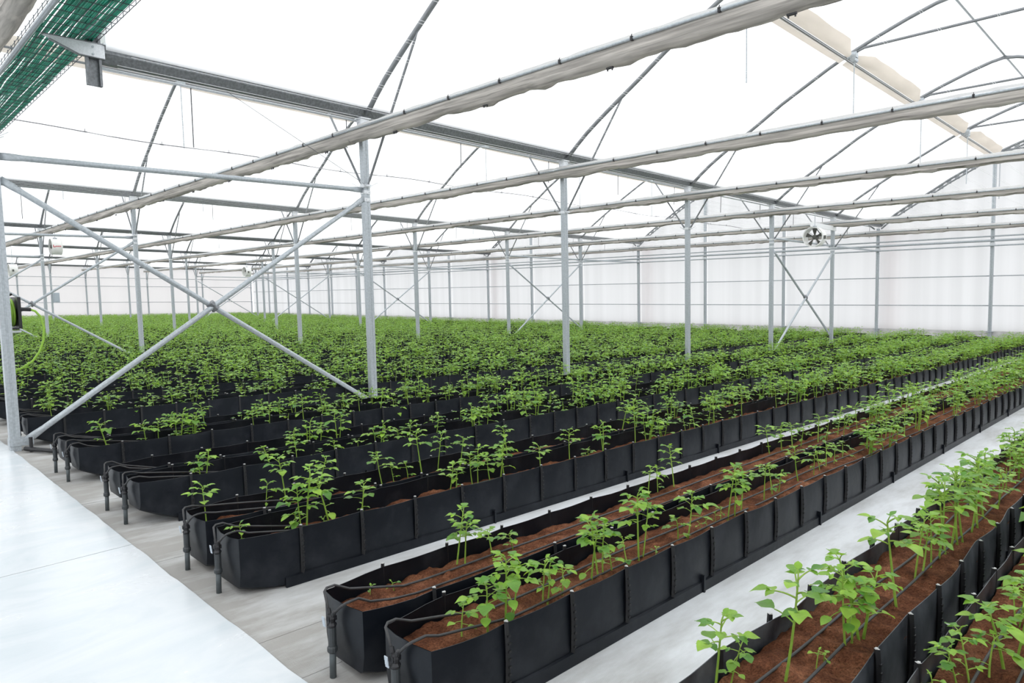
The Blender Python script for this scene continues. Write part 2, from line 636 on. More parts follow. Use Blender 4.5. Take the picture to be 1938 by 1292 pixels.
# ------------------------------------------------------------------ columns
CW = .043
def column_meshes():
    P = {}
    mb = MB()
    # rolled box post with a lengthwise groove on each broad face
    c = CW
    sec = [(-c, -c), (-.008, -c), (-.006, -c + .004), (.006, -c + .004), (.008, -c), (c, -c), (c, c), (.008, c), (.006, c - .004), (-.006, c - .004), (-.008, c), (-c, c)]
    mb.prism(sec, 2, -.05, 3.72)
    P['post'] = mb.mesh('post', 'galv')
    mb = MB()
    for s in (-1, 1):
        mb.box((-.06, s * (c + .004) - .004, 3.60), (.06, s * (c + .004) + .004, 3.80))
        mb.box((s * (c + .004) - .004, -.055, 3.60), (s * (c + .004) + .004, .055, 3.79))
    mb.box((-.075, -.075, 3.785), (.075, .075, 3.80))
    for s in (-1, 1):
        for z in (3.65, 3.70, 3.75):
            mb.tube([(.03 * (1 if z != 3.70 else -1), s * (c + .008), z), (.03 * (1 if z != 3.70 else -1), s * (c + .02), z)], .009, 6)
            mb.tube([(s * (c + .008), .02, z), (s * (c + .02), .02, z)], .009, 6)
    P['head_bracket'] = mb.mesh('head_bracket', 'galv_light')
    mb = MB()
    mb.box((-c - .006, -c - .006, 2.90), (c + .006, c + .006, 2.945))
    for s in (-1, 1):
        mb.box((-.03, s * (c + .03) - .028, 2.91), (.03, s * (c + .03) + .028, 2.935))
        mb.tube([(-.05, s * (c + .035), 2.92), (-.14, s * (c + .06), 2.96)], .004, 5)
        mb.tube([(.04, s * (c + .035), 2.92), (.12, s * (c + .07), 2.97)], .004, 5)
    P['brace_clamp'] = mb.mesh('brace_clamp', 'galv_light')
    mb = MB()
    for z in (2.82, 2.72):
        mb.box((-c - .006, -c - .006, z), (c + .006, c + .006, z + .045))
        mb.tube([(-.015, -c - .006, z + .022), (-.015, -c - .016, z + .022)], .008, 6)
        mb.tube([(.03, -c - .006, z + .022), (.03, -c - .016, z + .022)], .008, 6)
    P['tie_clamp'] = mb.mesh('tie_clamp', 'galv_light')
    mb = MB()
    mb.box((-c - .006, -c - .007, .05), (c + .10, c + .007, .12))
    mb.tube([(-.01, -c - .007, .085), (-.01, -c - .017, .085)], .01, 6)
    mb.tube([(.075, -c - .007, .085), (.075, -c - .017, .085)], .01, 6)
    P['foot_clamp'] = mb.mesh('foot_clamp', 'galv')
    return P
CM = column_meshes()
for gi, g in enumerate(GUTTERS):
    for xi, x in enumerate(XS):
        if x == 24:
            continue
        if g == 48.0 and x < 4:
            continue
        c = thing('steel_column', 'galvanized steel column, %s from the walkway under the %s gutter line' % (ordw(xi + 1), ordw(gi + 1)), 'column',
                  (x, g, 0), 'columns under the gutters')
        link('post', CM['post'], c)
        link('head_bracket', CM['head_bracket'], c)
        link('brace_clamp', CM['brace_clamp'], c)
        if x in (0, 4, 16, 20):
            link('tie_clamp', CM['tie_clamp'], c)
        if x in (0,) and gi == 0:
            link('foot_clamp', CM['foot_clamp'], c)

# gable posts
mb = MB()
post_h = {}
for i in range(22):
    y = -9.6 + 3.2 * i
    if y > 48.1:
        break
    top = arch_z(y % BAY) if (round(y * 10) % 96) else 3.75
    key = round(top, 2)
    if key not in post_h:
        mb = MB()
        mb.prism([(-.04, -.045), (.04, -.045), (.04, -.006), (.034, 0), (.04, .006), (.04, .045), (-.04, .045), (-.04, .006), (-.034, 0), (-.04, -.006)], 2, 0, top)
        me1 = mb.mesh('post', 'galv')
        mb = MB()
        mb.box((-.06, -.06, 3.02), (.05, .06, 3.10))
        mb.box((-.07, -.05, 3.13), (.05, .05, 3.19))
        mb.box((-.09, -.02, 3.24), (.05, .02, 3.30))
        me2 = mb.mesh('girt_clamp', 'galv_light')
        mb = MB()
        mb.box((-.08, -.09, .40), (.08, .09, .425))
        me3 = mb.mesh('base_plate', 'galv')
        post_h[key] = (me1, me2, me3)
    t = thing('gable_post', 'galvanized gable wall post, %s counting from the right edge of the view' % ordw(i + 1), 'post', (23.92, y, 0), 'posts of the gable wall')
    for nm, me in zip(('post', 'girt_clamp', 'base_plate'), post_h[key]):
        link(nm, me, t)
# girts of the gable wall
for k, (z, r, nm) in enumerate([(1.2, .016, 'lowest thin'), (2.1, .016, 'second thin'), (3.0, .022, 'third'), (3.15, .034, 'thick fourth'), (3.28, .022, 'topmost')]):
    mb = MB()
    mb.tube([(23.99 if k < 2 else 23.83, -10, z), (23.99 if k < 2 else 23.83, 48, z)], r, 8)
    tag(mb.build('wall_girt', 'galv_tube', smooth=True), '%s horizontal steel girt running along the gable wall' % nm, 'girt', 'girts of the gable wall')
# side wall posts are the sixth gutter's columns; girts
for k, z in enumerate((1.3, 2.45, 3.05)):
    mb = MB()
    mb.tube([(-4, 47.9, z), (24, 47.9, z)], .022, 6)
    tag(mb.build('wall_girt', 'galv_tube', smooth=True), '%s horizontal steel girt along the far side wall' % ('lower', 'middle', 'upper')[k], 'girt', 'girts of the side wall')

# ------------------------------------------------------------------ gutters
DRAIN = []
for z0 in (3.16, 3.45):
    mb = MB()
    mb.tube([(0, 0, 3.82), (0, .01, z0)], .007, 5)
    DRAIN.append(mb.mesh('drain_tube', 'wire_dark', shear=False))
for gi, g in enumerate([-9.6] + GUTTERS):
    x0 = .95 if gi > 0 else -4
    prof = [(-.105, 3.955), (-.09, 3.952), (-.088, 3.885), (-.036, 3.803), (.036, 3.803), (.088, 3.885), (.09, 3.952), (.105, 3.955),
            (.105, 3.949), (.096, 3.946), (.094, 3.883), (.04, 3.797), (-.04, 3.797), (-.094, 3.883), (-.096, 3.946), (-.105, 3.949)]
    t = thing('roof_gutter', 'long galvanized steel roof gutter, %s gutter line from the walkway side' % ordw(gi) if gi else 'galvanized steel roof gutter above the lower right corner of the view', 'gutter', (0, g, 0), 'roof gutters')
    # fold the profile out of sheet: top band, side, underside
    mb = MB()
    n = len(prof)
    rows = [[(x, y, z) for y, z in prof] for x in [x0 + (24.1 - x0) * i / 6 for i in range(7)]]
    mb.grid(rows, closed=True)
    mb.add([(x0, y, z) for y, z in prof], [tuple(range(n))])
    mb.build('channel', 'galv_gutter', t)
    # film clamping rails on both shoulders and the condensate pipe
    mb = MB()
    for s in (-1, 1):
        mb.box((x0, s * .115 - .012, 3.955), (24.1, s * .115 + .012, 3.972))
    mb.build('film_rail', 'galv_light', t)
    mb = MB()
    mb.tube([(x0, .27, 3.83), (24, .27, 3.83)], .016, 8)
    mb.build('condensate_pipe', 'galv_light', t, smooth=True)
    if 0 < gi < 4:
        for k in range(12):
            x = 1.92 + 2 * k
            link('drain_tube', DRAIN[0 if k == 0 else 1], t, (x, .27, -SL * x))

# ------------------------------------------------------------------ arches
def arch_meshes(gable):
    P = {}
    r = .033 if not gable else .036
    N = 22
    for half, nm in ((0, 'arch_tube'), (1, 'arch_tube_b')):
        pts = []
        for i in range(N + 1):
            d = .10 + (4.8 - .10) * i / N
            y = -d if half == 0 else -BAY + d
            pts.append((0, y, arch_z(d)))
        mb = MB()
        mb.tube(pts, r, 8)
        if gable:
            q = [(0, p[1], p[2] - .11) for p in pts]
            mb.tube(q, .026, 6)
            for i in range(1, N):
                mb.box((-.012, pts[i][1] - .06, pts[i][2] - .13), (.012, pts[i][1] + .06, pts[i][2]))
        P[nm] = mb.mesh('arch_tube', 'arch_steel', shear=False, smooth=not gable)
    for s, nm in ((-1, 'knee_brace'), (1, 'knee_brace_b')):
        mb = MB()
        if s < 0:
            a, b = (0, -.06, 2.92), (0, -1.23, arch_z(1.23) - .03)
        else:
            a, b = (0, -BAY + .06, 2.92), (0, -BAY + 1.23, arch_z(1.23) - .03)
        a, b = Vector(a), Vector(b)
        d = (b - a).normalized()
        mb.tube([a, a + d * .06, a + d * .1, b - d * .1, b - d * .06, b], .016, 8, flat=[(.35, 1.2), (.35, 1.2), (1, 1), (1, 1), (.35, 1.2), (.35, 1.2)])
        P[nm] = mb.mesh('knee_brace', 'arch_steel', shear=False, smooth=True)
    mb = MB()
    mb.tube([(0, -3.36, 5.75), (0, -3.5, 5.79), (0, -6.1, 5.79), (0, -6.3, 5.74)], .024, 8)
    P['collar_tie'] = mb.mesh('collar_tie', 'arch_steel', shear=False, smooth=True)
    mb = MB()
    pts = [(.05, -3.30 - 1.6 * i / 8, arch_z(3.30 + 1.5 * i / 8) + .075) for i in range(9)]
    mb.tube(pts, .028, 8)
    P['vent_arm'] = mb.mesh('vent_arm', 'galv_tube', shear=False, smooth=True)
    mb = MB()
    mb.cbox((0, -3.30, 5.70), (.10, .16, .10))
    mb.tube([(-.08, -3.33, 5.62), (.08, -3.33, 5.62)], .045, 10)
    P['vent_bearing'] = mb.mesh('vent_bearing', 'galv', shear=False)
    mb = MB()
    mb.tube([(0, -3.33, 4.38), (0, -3.33, 5.62)], .011, 6)
    P['vent_push_rod'] = mb.mesh('vent_push_rod', 'galv_tube', shear=False)
    return P
AM = arch_meshes(False)
AG = arch_meshes(True)
for gi, g in enumerate(GUTTERS):
    for xi, x in enumerate(XS):
        M_ = AG if x == 24 else AM
        t = thing('roof_arch', 'grey tubular roof arch, %s from the walkway in the %s bay' % (ordw(xi + 1), ordw(gi + 1)), 'arch', (x - (.12 if x == 24 else 0), g, 0), 'roof arches')
        link('arch_tube', M_['arch_tube'], t)
        link('arch_tube', M_['arch_tube_b'], t)
        link('collar_tie', M_['collar_tie'], t)
        link('vent_arm', M_['vent_arm'], t)
        link('vent_bearing', M_['vent_bearing'], t)
        link('vent_push_rod', M_['vent_push_rod'], t)
        if x != 24:
            link('knee_brace', M_['knee_brace'], t)
            link('knee_brace', M_['knee_brace_b'], t)
# ridge purlins, vent purlins and vent flaps
for gi, g in enumerate(GUTTERS[:3]):
    mb = MB()
    mb.tube([(0, g - 4.8, 6.31), (24, g - 4.8, 6.31)], .026, 8)
    tag(mb.build('ridge_purlin', 'galv_tube', smooth=True), 'straight steel ridge tube along the top of the %s bay' % ordw(gi + 1), 'purlin', 'ridge purlins')
    t = thing('vent_purlin', 'steel vent tube carrying beige film flaps along the %s bay' % ordw(gi + 1), 'vent', (0, g, 0), 'roof vents')
    mb = MB()
    mb.tube([(0, -3.20, 5.66), (24, -3.20, 5.66)], .024, 8)
    mb.build('shaft', 'arch_steel', t, smooth=True)
    rnd = random.Random(gi)
    for k in range(6):
        x0, x1 = 4 * k + .06, 4 * k + 3.94
        # upper flap: wide strip of beige film, its corners cut towards the arches
        xs = [x0, x0 + .25, x0 + .55] + [x0 + .55 + (x1 - x0 - 1.1) * i / 8 for i in range(1, 8)] + [x1 - .55, x1 - .25, x1]
        rows = []
        for i, x in enumerate(xs):
            e = min(1.0, min(x - x0, x1 - x) / .55)
            wd = .07 + .17 * e + .008 * math.sin(x * 5 + k)
            sag = .02 * math.sin(x * 3.1 + k)
            rows.append([(x, -3.23, 5.67), (x, -3.24 - wd * .5, arch_z(3.24 + wd * .5) - .09 - .02 * e + sag), (x, -3.24 - wd, arch_z(3.24 + wd) - .05)])
        mb = MB()
        mb.grid(rows)
        mb.build('upper_flap', 'vent_film', t, smooth=True)
        rows = []
        for i, x in enumerate(xs):
            e = min(1.0, min(x - x0, x1 - x) / .55)
            rows.append([(x, -3.18, 5.65), (x, -3.145 + .008 * math.sin(x * 4), 5.63 - .02 * e), (x, -3.10, 5.60 - .015 * e)])
        mb = MB()
        mb.grid(rows)
        mb.build('lower_flap', 'vent_film', t, smooth=True)

# ------------------------------------------------------------------ tie tubes and cross braces
def flat_tube(mb, a, b, r, n=10):
    a, b = Vector(a), Vector(b)
    d = (b - a).normalized()
    mb.tube([a, a + d * .10, a + d * .2, b - d * .2, b - d * .10, b], r, n, flat=[(.25, 1.3), (.25, 1.3), (1, 1), (1, 1), (.25, 1.3), (.25, 1.3)])
for gi, g in enumerate(GUTTERS[:5]):
    gl = 'under the %s gutter line' % ordw(gi + 1)
    for (x0, x1, z0, z1, nm) in ((0, 4, 2.76, 2.87, 'by the walkway'), (16, 20, 2.96, 2.97, 'before the gable wall'), (20, 24, 2.97, 3.0, 'reaching the gable wall')):
        mb = MB()
        flat_tube(mb, (x0 + CW, g, z0), (x1 - CW, g, z1), .028)
        tag(mb.build('tie_tube', 'galv', smooth=True), 'level galvanized tie tube %s %s' % (nm, gl), 'tube', 'level tie tubes between columns')
    for x0, nm in ((0, 'by the walkway'), (16, 'near the gable wall')):
        t = thing('cross_brace', 'pair of crossed galvanized brace tubes %s %s' % (nm, gl), 'brace', (x0, g, 0), 'crossed braces between columns')
        if x0 == 0:
            e1 = ((CW, .0, 2.55), (3.9, .0, .10))
            e2 = ((CW + .03, -.035, .085), (4 - CW, -.035, 2.76))
        else:
            e1 = ((.1, .0, 2.66), (3.9, .0, .35))
            e2 = ((.1, -.035, .08), (4 - CW, -.035, 2.78))
        for e in (e1, e2):
            mb = MB()
            flat_tube(mb, e[0], e[1], .028 if gi == 0 else .026)
            mb.build('brace_tube', 'galv', t, smooth=True)
        # crossing point
        (ax, _, az), (bx, _, bz) = e1
        (cx_, _, cz), (dx, _, dz) = e2
        m1, m2 = (bz - az) / (bx - ax), (dz - cz) / (dx - cx_)
        xx = (cz - az + m1 * ax - m2 * cx_) / (m1 - m2)
        zz = az + m1 * (xx - ax)
        mb = MB()
        mb.tube([(xx - .035, -.018, zz + .035), (xx + .035, -.018, zz - .035)], .05, 10)
        mb.tube([(xx, -.08, zz), (xx, .045, zz)], .012, 6)
        mb.build('cross_clamp', 'galv_gutter', t)

# ------------------------------------------------------------------ rolled shade curtains across the bays
ROLLZ = 3.60
def roll(xc, y0, y1, label, seed, clips, step, thick):
    t = thing('shade_curtain', label, 'curtain', (xc, 0, 0), 'gathered shade curtains')
    mb = MB()
    mb.tube([(-.085, y0, ROLLZ), (-.085, y1, ROLLZ)], .015, 8)
    mb.build('pull_tube', 'galv', t, smooth=True)
    n = int((y1 - y0) / step)
    rows = []
    top = []
    for i in range(n + 1):
        y = y0 + (y1 - y0) * i / n
        q = y * 1.7 + seed * 13.1
        f = noise.noise((q, 1, 0))
        f2 = noise.noise((q * 2.3, 5, 0))
        f3 = noise.noise((q * 3.1, 9, 0))
        dz = thick + .03 * f + .02 * f3
        rows.append([(-.075, y, ROLLZ - .005), (-.088 - .012 * f2, y, ROLLZ - .05), (-.078 + .02 * f3, y, ROLLZ - .085), (-.09 + .02 * f, y, ROLLZ - dz * .75),
                     (-.045 + .02 * f2, y, ROLLZ - dz), (.02 + .02 * f3, y, ROLLZ - dz - .008 * f2), (.075 + .01 * f2, y, ROLLZ - dz * .7),
                     (.06 + .02 * f, y, ROLLZ - .08), (.085, y, ROLLZ - .03), (.05, y, ROLLZ + .035 + .012 * f2), (-.02, y, ROLLZ + .03 + .01 * f3)])
        top.append([(-.088, y, ROLLZ + .016), (-.05, y, ROLLZ + .052 + .012 * f2), (.02, y, ROLLZ + .075 + .015 * f3), (.10, y, ROLLZ + .062 + .01 * f)])
    mb = MB()
    mb.grid(rows, closed=True)
    mb.build('gathered_fabric', 'curtain', t, smooth=True)
    mb = MB()
    mb.grid(top)
    mb.build('top_film', 'curtain_top', t, smooth=True)
    if clips:
        k = int((y1 - y0) / .8)
        for i in range(k):
            link('clip', CLIP, t, (0, y0 + .35 + .8 * i, 0))
            if i % 2 == 0 and thick > .14 and y0 + .62 + .8 * i < y1:
                link('lower_hook', HOOK, t, (0, y0 + .62 + .8 * i, 0))
mb = MB()
mb.box((-.106, -.011, ROLLZ - .018), (-.078, .011, ROLLZ + .016))
mb.tube([(-.104, 0, ROLLZ + .012), (-.094, 0, ROLLZ + .036)], .004, 5)
CLIP = mb.mesh('clip', 'black_plastic')
mb = MB()
mb.box((-.05, -.035, ROLLZ - .175), (-.03, .035, ROLLZ - .16))
mb.box((-.045, -.03, ROLLZ - .19), (-.035, -.02, ROLLZ - .165))
mb.box((-.045, .02, ROLLZ - .19), (-.035, .03, ROLLZ - .165))
HOOK = mb.mesh('lower_hook', 'black_plastic')
for xi, x in enumerate([0] + XS[1:]):
    for gi, g in enumerate(GUTTERS):
        if x == 0 and gi > 1:
            continue
        y1 = g - .0 if g < 48 else 47.9
        roll(x - .15 if x else -.07, g - BAY + .0, y1, 'beige gathered shade curtain, %s from the walkway across the %s bay' % (ordw(xi + 1), ordw(gi + 1)), xi * 7 + gi, gi < 3, .09 if gi < 2 else .4, .15 if xi < 2 else (.13 if xi < 3 else .105))

# ------------------------------------------------------------------ thin wires
k = 0
for gi in range(2):
    g = GUTTERS[gi]
    for i in range(22):
        y = g - .35 - .42 * i
        for z, nm in ((3.712, 'upper'), (3.685, 'lower')):
            mb = MB()
            mb.tube([(1.0, y, z), (24, y, z)], .0017, 4, cap=False)
            tag(mb.build('support_wire', 'wire_white'), 'thin white %s curtain wire, %s wire from the %s gutter line' % (nm, ordw(i + 1), ordw(gi + 1)), 'wire', 'curtain support wires')
def fog_z(x):
    return 4.10 + .022 * math.sin(x * 1.7) + .014 * math.sin(x * .63 + 1)
mb = MB()
mb.tube([(24 * i / 90, 4.8, fog_z(24 * i / 90)) for i in range(91)], .008, 6)
for i in range(20):
    x = .8 + 1.15 * i
    mb.tube([(x, 4.8, fog_z(x) - .014), (x, 4.8, fog_z(x) + .05)], .006, 5)
    mb.tube([(x - .03, 4.8, fog_z(x)), (x + .03, 4.8, fog_z(x))], .012, 6)
tag(mb.build('fogging_line', 'wire_dark'), 'dark sagging fogging line with small nozzles beyond the first gutter', 'hose')
t = thing('bracing_cable', 'thin slanting steel bracing cable with turnbuckle beside the first gutter', 'cable', (0, -.06, 0))
mb = MB()
mb.tube([(.2, 0, 4.70), (3.95, 0, 2.94)], .0035, 5)
mb.build('cable', 'wire_dark', t)
mb = MB()
mb.tube([(1.12, 0, 4.268), (1.17, 0, 4.244), (1.30, 0, 4.183), (1.33, 0, 4.17)], [.006, .014, .014, .006], 8)
mb.build('turnbuckle', 'galv_gutter', t)

# ------------------------------------------------------------------ cable basket with green hoses on a cantilever bracket
t = thing('cantilever_bracket', 'pointed galvanized bracket bolted to a channel post at the gutter end', 'bracket', (0, -.10, 0))
mb = MB()
mb.prism([(.44, 3.925), (.47, 3.945), (.965, 3.955), (.965, 3.815), (.74, 3.815), (.50, 3.905)], 1, -.004, .004)
mb.build('arm_plate', 'galv_light', t)
mb = MB()
mb.prism([(.44, 3.945), (.965, 3.963), (.965, 3.955), (.44, 3.937)], 1, -.012, .03)
mb.prism([(.50, 3.908), (.74, 3.820), (.965, 3.820), (.965, 3.812), (.738, 3.812), (.495, 3.900)], 1, -.012, .03)
mb.build('arm_flange', 'galv_gutter', t)
mb = MB()
for z in (3.845, 3.915):
    mb.tube([(.86, -.004, z), (.86, -.012, z)], .011, 8)
mb.build('bolt', 'galv', t)
mb = MB()
mb.box((.80, .055, 3.55), (.935, .061, 4.35))
mb.box((.80, .008, 3.55), (.806, .061, 4.35))
mb.box((.929, .008, 3.55), (.935, .061, 4.35))
mb.box((.806, .008, 3.55), (.822, .014, 4.35))
mb.box((.913, .008, 3.55), (.929, .014, 4.35))
mb.build('channel_post', 'galv_gutter', t)
TX0, TX1, TZ = .37, .90, 3.972
t = thing('cable_basket', 'dark wire mesh cable basket full of green hoses under the roof', 'cable tray', (0, 0, 0))
mb = MB()
YT0, YT1 = -9.2, 9.2
for i in range(7):
    x = TX0 + (TX1 - TX0) * i / 6
    mb.tube([(x, YT0, TZ), (x, YT1, TZ)], .0036, 5, cap=False)
for x in (TX0, TX1):
    for z in (.04, .075):
        mb.tube([(x, YT0, TZ + z), (x, YT1, TZ + z)], .0034, 5, cap=False)
o = mb.build('long_wires', 'basket_wire', t)
o['kind'] = 'stuff'
mb = MB()
y = YT0
while y < YT1:
    mb.tube([(TX0 - .006, y, TZ + .085), (TX0 - .006, y, TZ + .01), (TX0 + .004, y, TZ - .004), (TX1 - .004, y, TZ - .004), (TX1 + .012, y, TZ + .01), (TX1 + .012, y, TZ + .085)], .0036, 5, cap=False)
    y += .18
o = mb.build('cross_wires', 'basket_wire', t)
o['kind'] = 'stuff'
rnd = random.Random(3)
NH = 44
for i in range(NH):
    base = TX0 + .02 + (TX1 - TX0 - .04) * (i + .5) / NH
    z = TZ + .013 + (.017 if i % 2 else 0)
    ph = rnd.uniform(0, 50)
    pts = []
    for k in range(93):
        y = YT0 + (YT1 - YT0) * k / 92
        x = base + .03 * noise.noise((y * .55, i * .22, 0)) + .014 * noise.noise((y * 1.3 + ph, i, 4))
        pts.append((min(max(x, TX0 + .012), TX1 - .012), y, z + .004 * noise.noise((y * 2, ph, 1))))
    mb = MB()
    mb.tube(pts, .0095, 6, cap=False)
    tag(mb.build('green_hose', 'green_hose_mat', smooth=True), 'dark green hose lying in the wire basket, %s from the walkway edge' % ordw(i + 1), 'hose', 'green hoses in the wire basket')
mb = MB()
mb.tube([(.215, YT0, TZ - .27), (.215, YT1, TZ - .27)], .022, 10)
tag(mb.build('support_tube', 'galv', smooth=True), 'steel tube running beside the wire basket of green hoses', 'tube')

# ------------------------------------------------------------------ fans
def fan(name, label, loc, rotz, label_red=False, dy=0):
    t = thing(name, label, 'fan', loc, 'white circulation fans')
    t.rotation_euler = (0, 0, rotz)
    R0, D = .26, .30
    n = 28
    rows = []
    for (r, x) in ((R0, -D / 2), (R0 + .012, -D / 2 - .004), (R0 + .012, -D / 2 + .012), (R0, -D / 2 + .018), (R0, D / 2), (R0 - .012, D / 2), (R0 - .012, -D / 2)):
        rows.append([(x, r * math.cos(2 * PI * j / n), r * math.sin(2 * PI * j / n)) for j in range(n)])
    mb = MB()
    mb.grid(rows + [rows[0]], closed=True)
    mb.build('housing', 'fan_white', t, shear=False, smooth=False)
    for b in range(5):
        a0 = 2 * PI * b / 5 + .3
        rr = []
        for r, w, tw in ((.05, .22, .5), (.12, .30, .42), (.19, .33, .34), (.24, .30, .28)):
            row = []
            for s in (-1, 0, 1):
                a = a0 + s * w * (.55 if r < .1 else .8)
                row.append((.0 + s * .05 * tw + (.006 if s == 0 else 0), r * math.cos(a), r * math.sin(a)))
            rr.append(row)
        mb = MB()
        mb.grid(rr)
        mb.grid([[(x + .004, y, z) for x, y, z in row][::-1] for row in rr])
        mb.build('blade', 'fan_dark', t, shear=False, smooth=True)
    mb = MB()
    mb.tube([(-.05, 0, 0), (-.03, 0, 0), (.13, 0, 0), (.15, 0, 0)], [.03, .06, .065, .04], 14)
    mb.build('motor', 'fan_dark', t, shear=False)
    mb = MB()
    for a in (.6, 2.7, 4.7):
        mb.tube([(.09, .05 * math.cos(a), .05 * math.sin(a)), (.12, (R0 - .005) * math.cos(a), (R0 - .005) * math.sin(a))], .007, 5)
    mb.build('motor_stay', 'galv_tube', t, shear=False)
    mb = MB()
    mb.box((-.06, -.03, R0), (.06, .03, R0 + .04))
    zt = 3.79 - loc[2]
    mb.tube([(0, 0, R0 + .03), (0, 0, max(R0 + .1, zt - .05)), (0, dy, zt)], .01, 6)
    mb.build('hanger', 'galv', t, shear=False)
    mb = MB()
    mb.cbox((-.03, -R0 - .02, -.02), (.06, .05, .09))
    mb.build('junction_box', 'fan_dark', t, shear=False)
    if label_red:
        mb = MB()
        def onh(x0, x1, z0, z1):
            # a small raised red mark following the round housing on its near (-Y) side
            q = []
            for x, z in ((x0, z0), (x1, z0), (x1, z1), (x0, z1)):
                y = -math.sqrt(R0 ** 2 - z ** 2) - .002
                q.append((x, y, z))
            mb.add(q, [(0, 1, 2, 3)])
        onh(-.075, -.058, -.02, .05)
        onh(-.058, -.030, -.02, -.003)
        for i in range(5):
            x = -.022 + i * .026
            onh(x, x + .007, -.015, .018)
            onh(x + .013, x + .020, -.015, .018)
            onh(x, x + .020, .010, .020)
        mb.build('red_lettering', 'red_mark', t, shear=False)
    return t
fan('circulation_fan', 'white round circulation fan with dark blades facing the walkway, beside the gable wall', (18.0, -.28, 3.09), 0.0, False, .24)
fan('circulation_fan', 'white circulation fan with small red lettering on its drum, by a column', (4.36, 19.0, 3.20), PI, False, -.16)
fan('circulation_fan', 'small distant white circulation fan near the far wall corner', (15.1, 28.75, 2.95), 0.0)
fan('circulation_fan', 'small distant white circulation fan at the left edge of the view', (4.72, 28.75, 2.75), 0.0)
# red lettering strip of the second fan sits on the drum side that faces the walkway
FT = [o for o in bpy.data.objects if o.name.startswith('circulation_fan') and abs(o.location.y - 19.0) < .01][0]
mb = MB()
def onh(x0, x1, z0, z1):
    q = []
    for x, z in ((x0, z0), (x1, z0), (x1, z1), (x0, z1)):
        q.append((x, math.sqrt(.262 ** 2 - z ** 2) + .003, z))
    mb.add(q, [(3, 2, 1, 0)])
for a in ((.095, .115, -.03, .05), (.055, .095, -.03, -.008)):
    onh(*a)
for i in range(5):
    x = .03 - i * .033
    onh(x, x + .009, -.02, .02)
    onh(x + .013, x + .022, -.02, .02)
    onh(x, x + .022, .008, .022)
mb.build('red_lettering', 'red_mark', FT, shear=False)
mb = MB()
mb.box((18.2, -.10, 3.40), (20.0, -.07, 3.53))
tag(mb.build('mounting_board', 'board_white'), 'white board under the curtain above the fan by the gable wall', 'board')
mb = MB()
mb.cbox((8.20, 38.32, 1.6), (.30, .12, .55))
mb.cbox((8.20, 38.25, 1.6), (.22, .03, .44))
tag(mb.build('control_box', 'tag_white'), 'small grey control box on a distant column under the fifth gutter line', 'control box')

# ------------------------------------------------------------------ hose reel on the first column
t = thing('hose_reel', 'black hose reel wound with lime green hose on the first column', 'hose reel', (.0, .0, 0))
mb = MB()
mb.box((.055, .06, 1.15), (.115, .36, 1.16))
mb.box((.112, .04, 1.16), (.138, .38, 1.46))
mb.box((-.062, .04, 1.16), (-.04, .38, 1.46))
mb.tube([(-.05, .21, 1.31), (.12, .21, 1.31)], .04, 12)
mb.tube([(.06, .21, 1.47), (.10, .21, 1.49)], .012, 6)
mb.build('side_plates', 'black_plastic', t)
mb = MB()
pts = []
for i in range(6 * 18):
    a = 2 * PI * i / 18
    pts.append((-.03 + .13 * i / 108, .21 + .125 * math.cos(a), 1.31 + .125 * math.sin(a)))
mb.tube(pts, .0125, 7)
mb.build('coiled_hose', 'lime_hose_mat', t, smooth=True)
mb = MB()
mb.tube([(.135, .05, 1.345), (.215, .05, 1.34)], .018, 8)
mb.build('hose_nozzle', 'black_plastic', t)
mb = MB()
pts = [(.21, .05, 1.34), (.25, .05, 1.325), (.29, .05, 1.27), (.31, .05, 1.17), (.30, .05, 1.04), (.26, .05, .93), (.20, .06, .84), (.10, .08, .77), (.02, .10, .74)]
mb.tube(pts, .0105, 8)
mb.build('loose_hose', 'lime_hose_mat', t, smooth=True)
mb = MB()
mb.tube([(.05, .06, 1.13), (.13, .10, 1.13)], .012, 8)
mb.build('crank_arm', 'galv_light', t)
t = thing('valve_handle', 'small red valve handle on a pipe behind the first column', 'valve', (-.09, .55, 0))
mb = MB()
mb.tube([(0, 0, 0), (0, 0, .50)], .02, 8)
mb.build('pipe', 'pvc_grey', t)
mb = MB()
mb.box((-.05, -.02, .48), (.05, .02, .53))
mb.box((-.03, -.03, .465), (.03, .03, .485))
mb.build('handle', 'red_plastic', t)
mb = MB()
mb.tube([(.06, -.12, .03), (.30, -.55, .03)], .022, 8)
mb.tube([(.29, -.53, .03), (.33, -.60, .03)], .027, 8)
mb.tube([(.10, -.16, .0), (.10, -.16, .14)], .016, 8)
tag(mb.build('ground_pipe', 'black_plastic'), 'short black pipe lying on the ground beside the first column', 'pipe')

# ------------------------------------------------------------------ trough rows
REL = [1.46, 2.93, 4.40, 5.88, 7.30, 8.76]     # pair centres, measured back from each gutter line
ROWS = []                                       # (centre y, width, detail level)
pairs = [-REL[4], -REL[3], -REL[2], -REL[1], -REL[0]]
for g in GUTTERS[1:]:
    pairs += [g - BAY + r for r in (.45, 1.98, 3.51, 5.04, 6.57, 8.12)]
for pi_, c in enumerate(pairs):
    off = .235 if pi_ == 0 else .205
    ROWS.append((c - off, .335, pi_))
    ROWS.append((c + off, .345, pi_))
TRX0, TRX1, RIB, TH = .13, 23.2, .355, .285
SOILZ = .215
def soil_z(row):
    return SOILZ if row < 4 else (.185 if row < 6 else .155)
def soil_h(x, row):
    return soil_z(row) + .012 * noise.noise((x * 1.3, row * 7.3, 0))

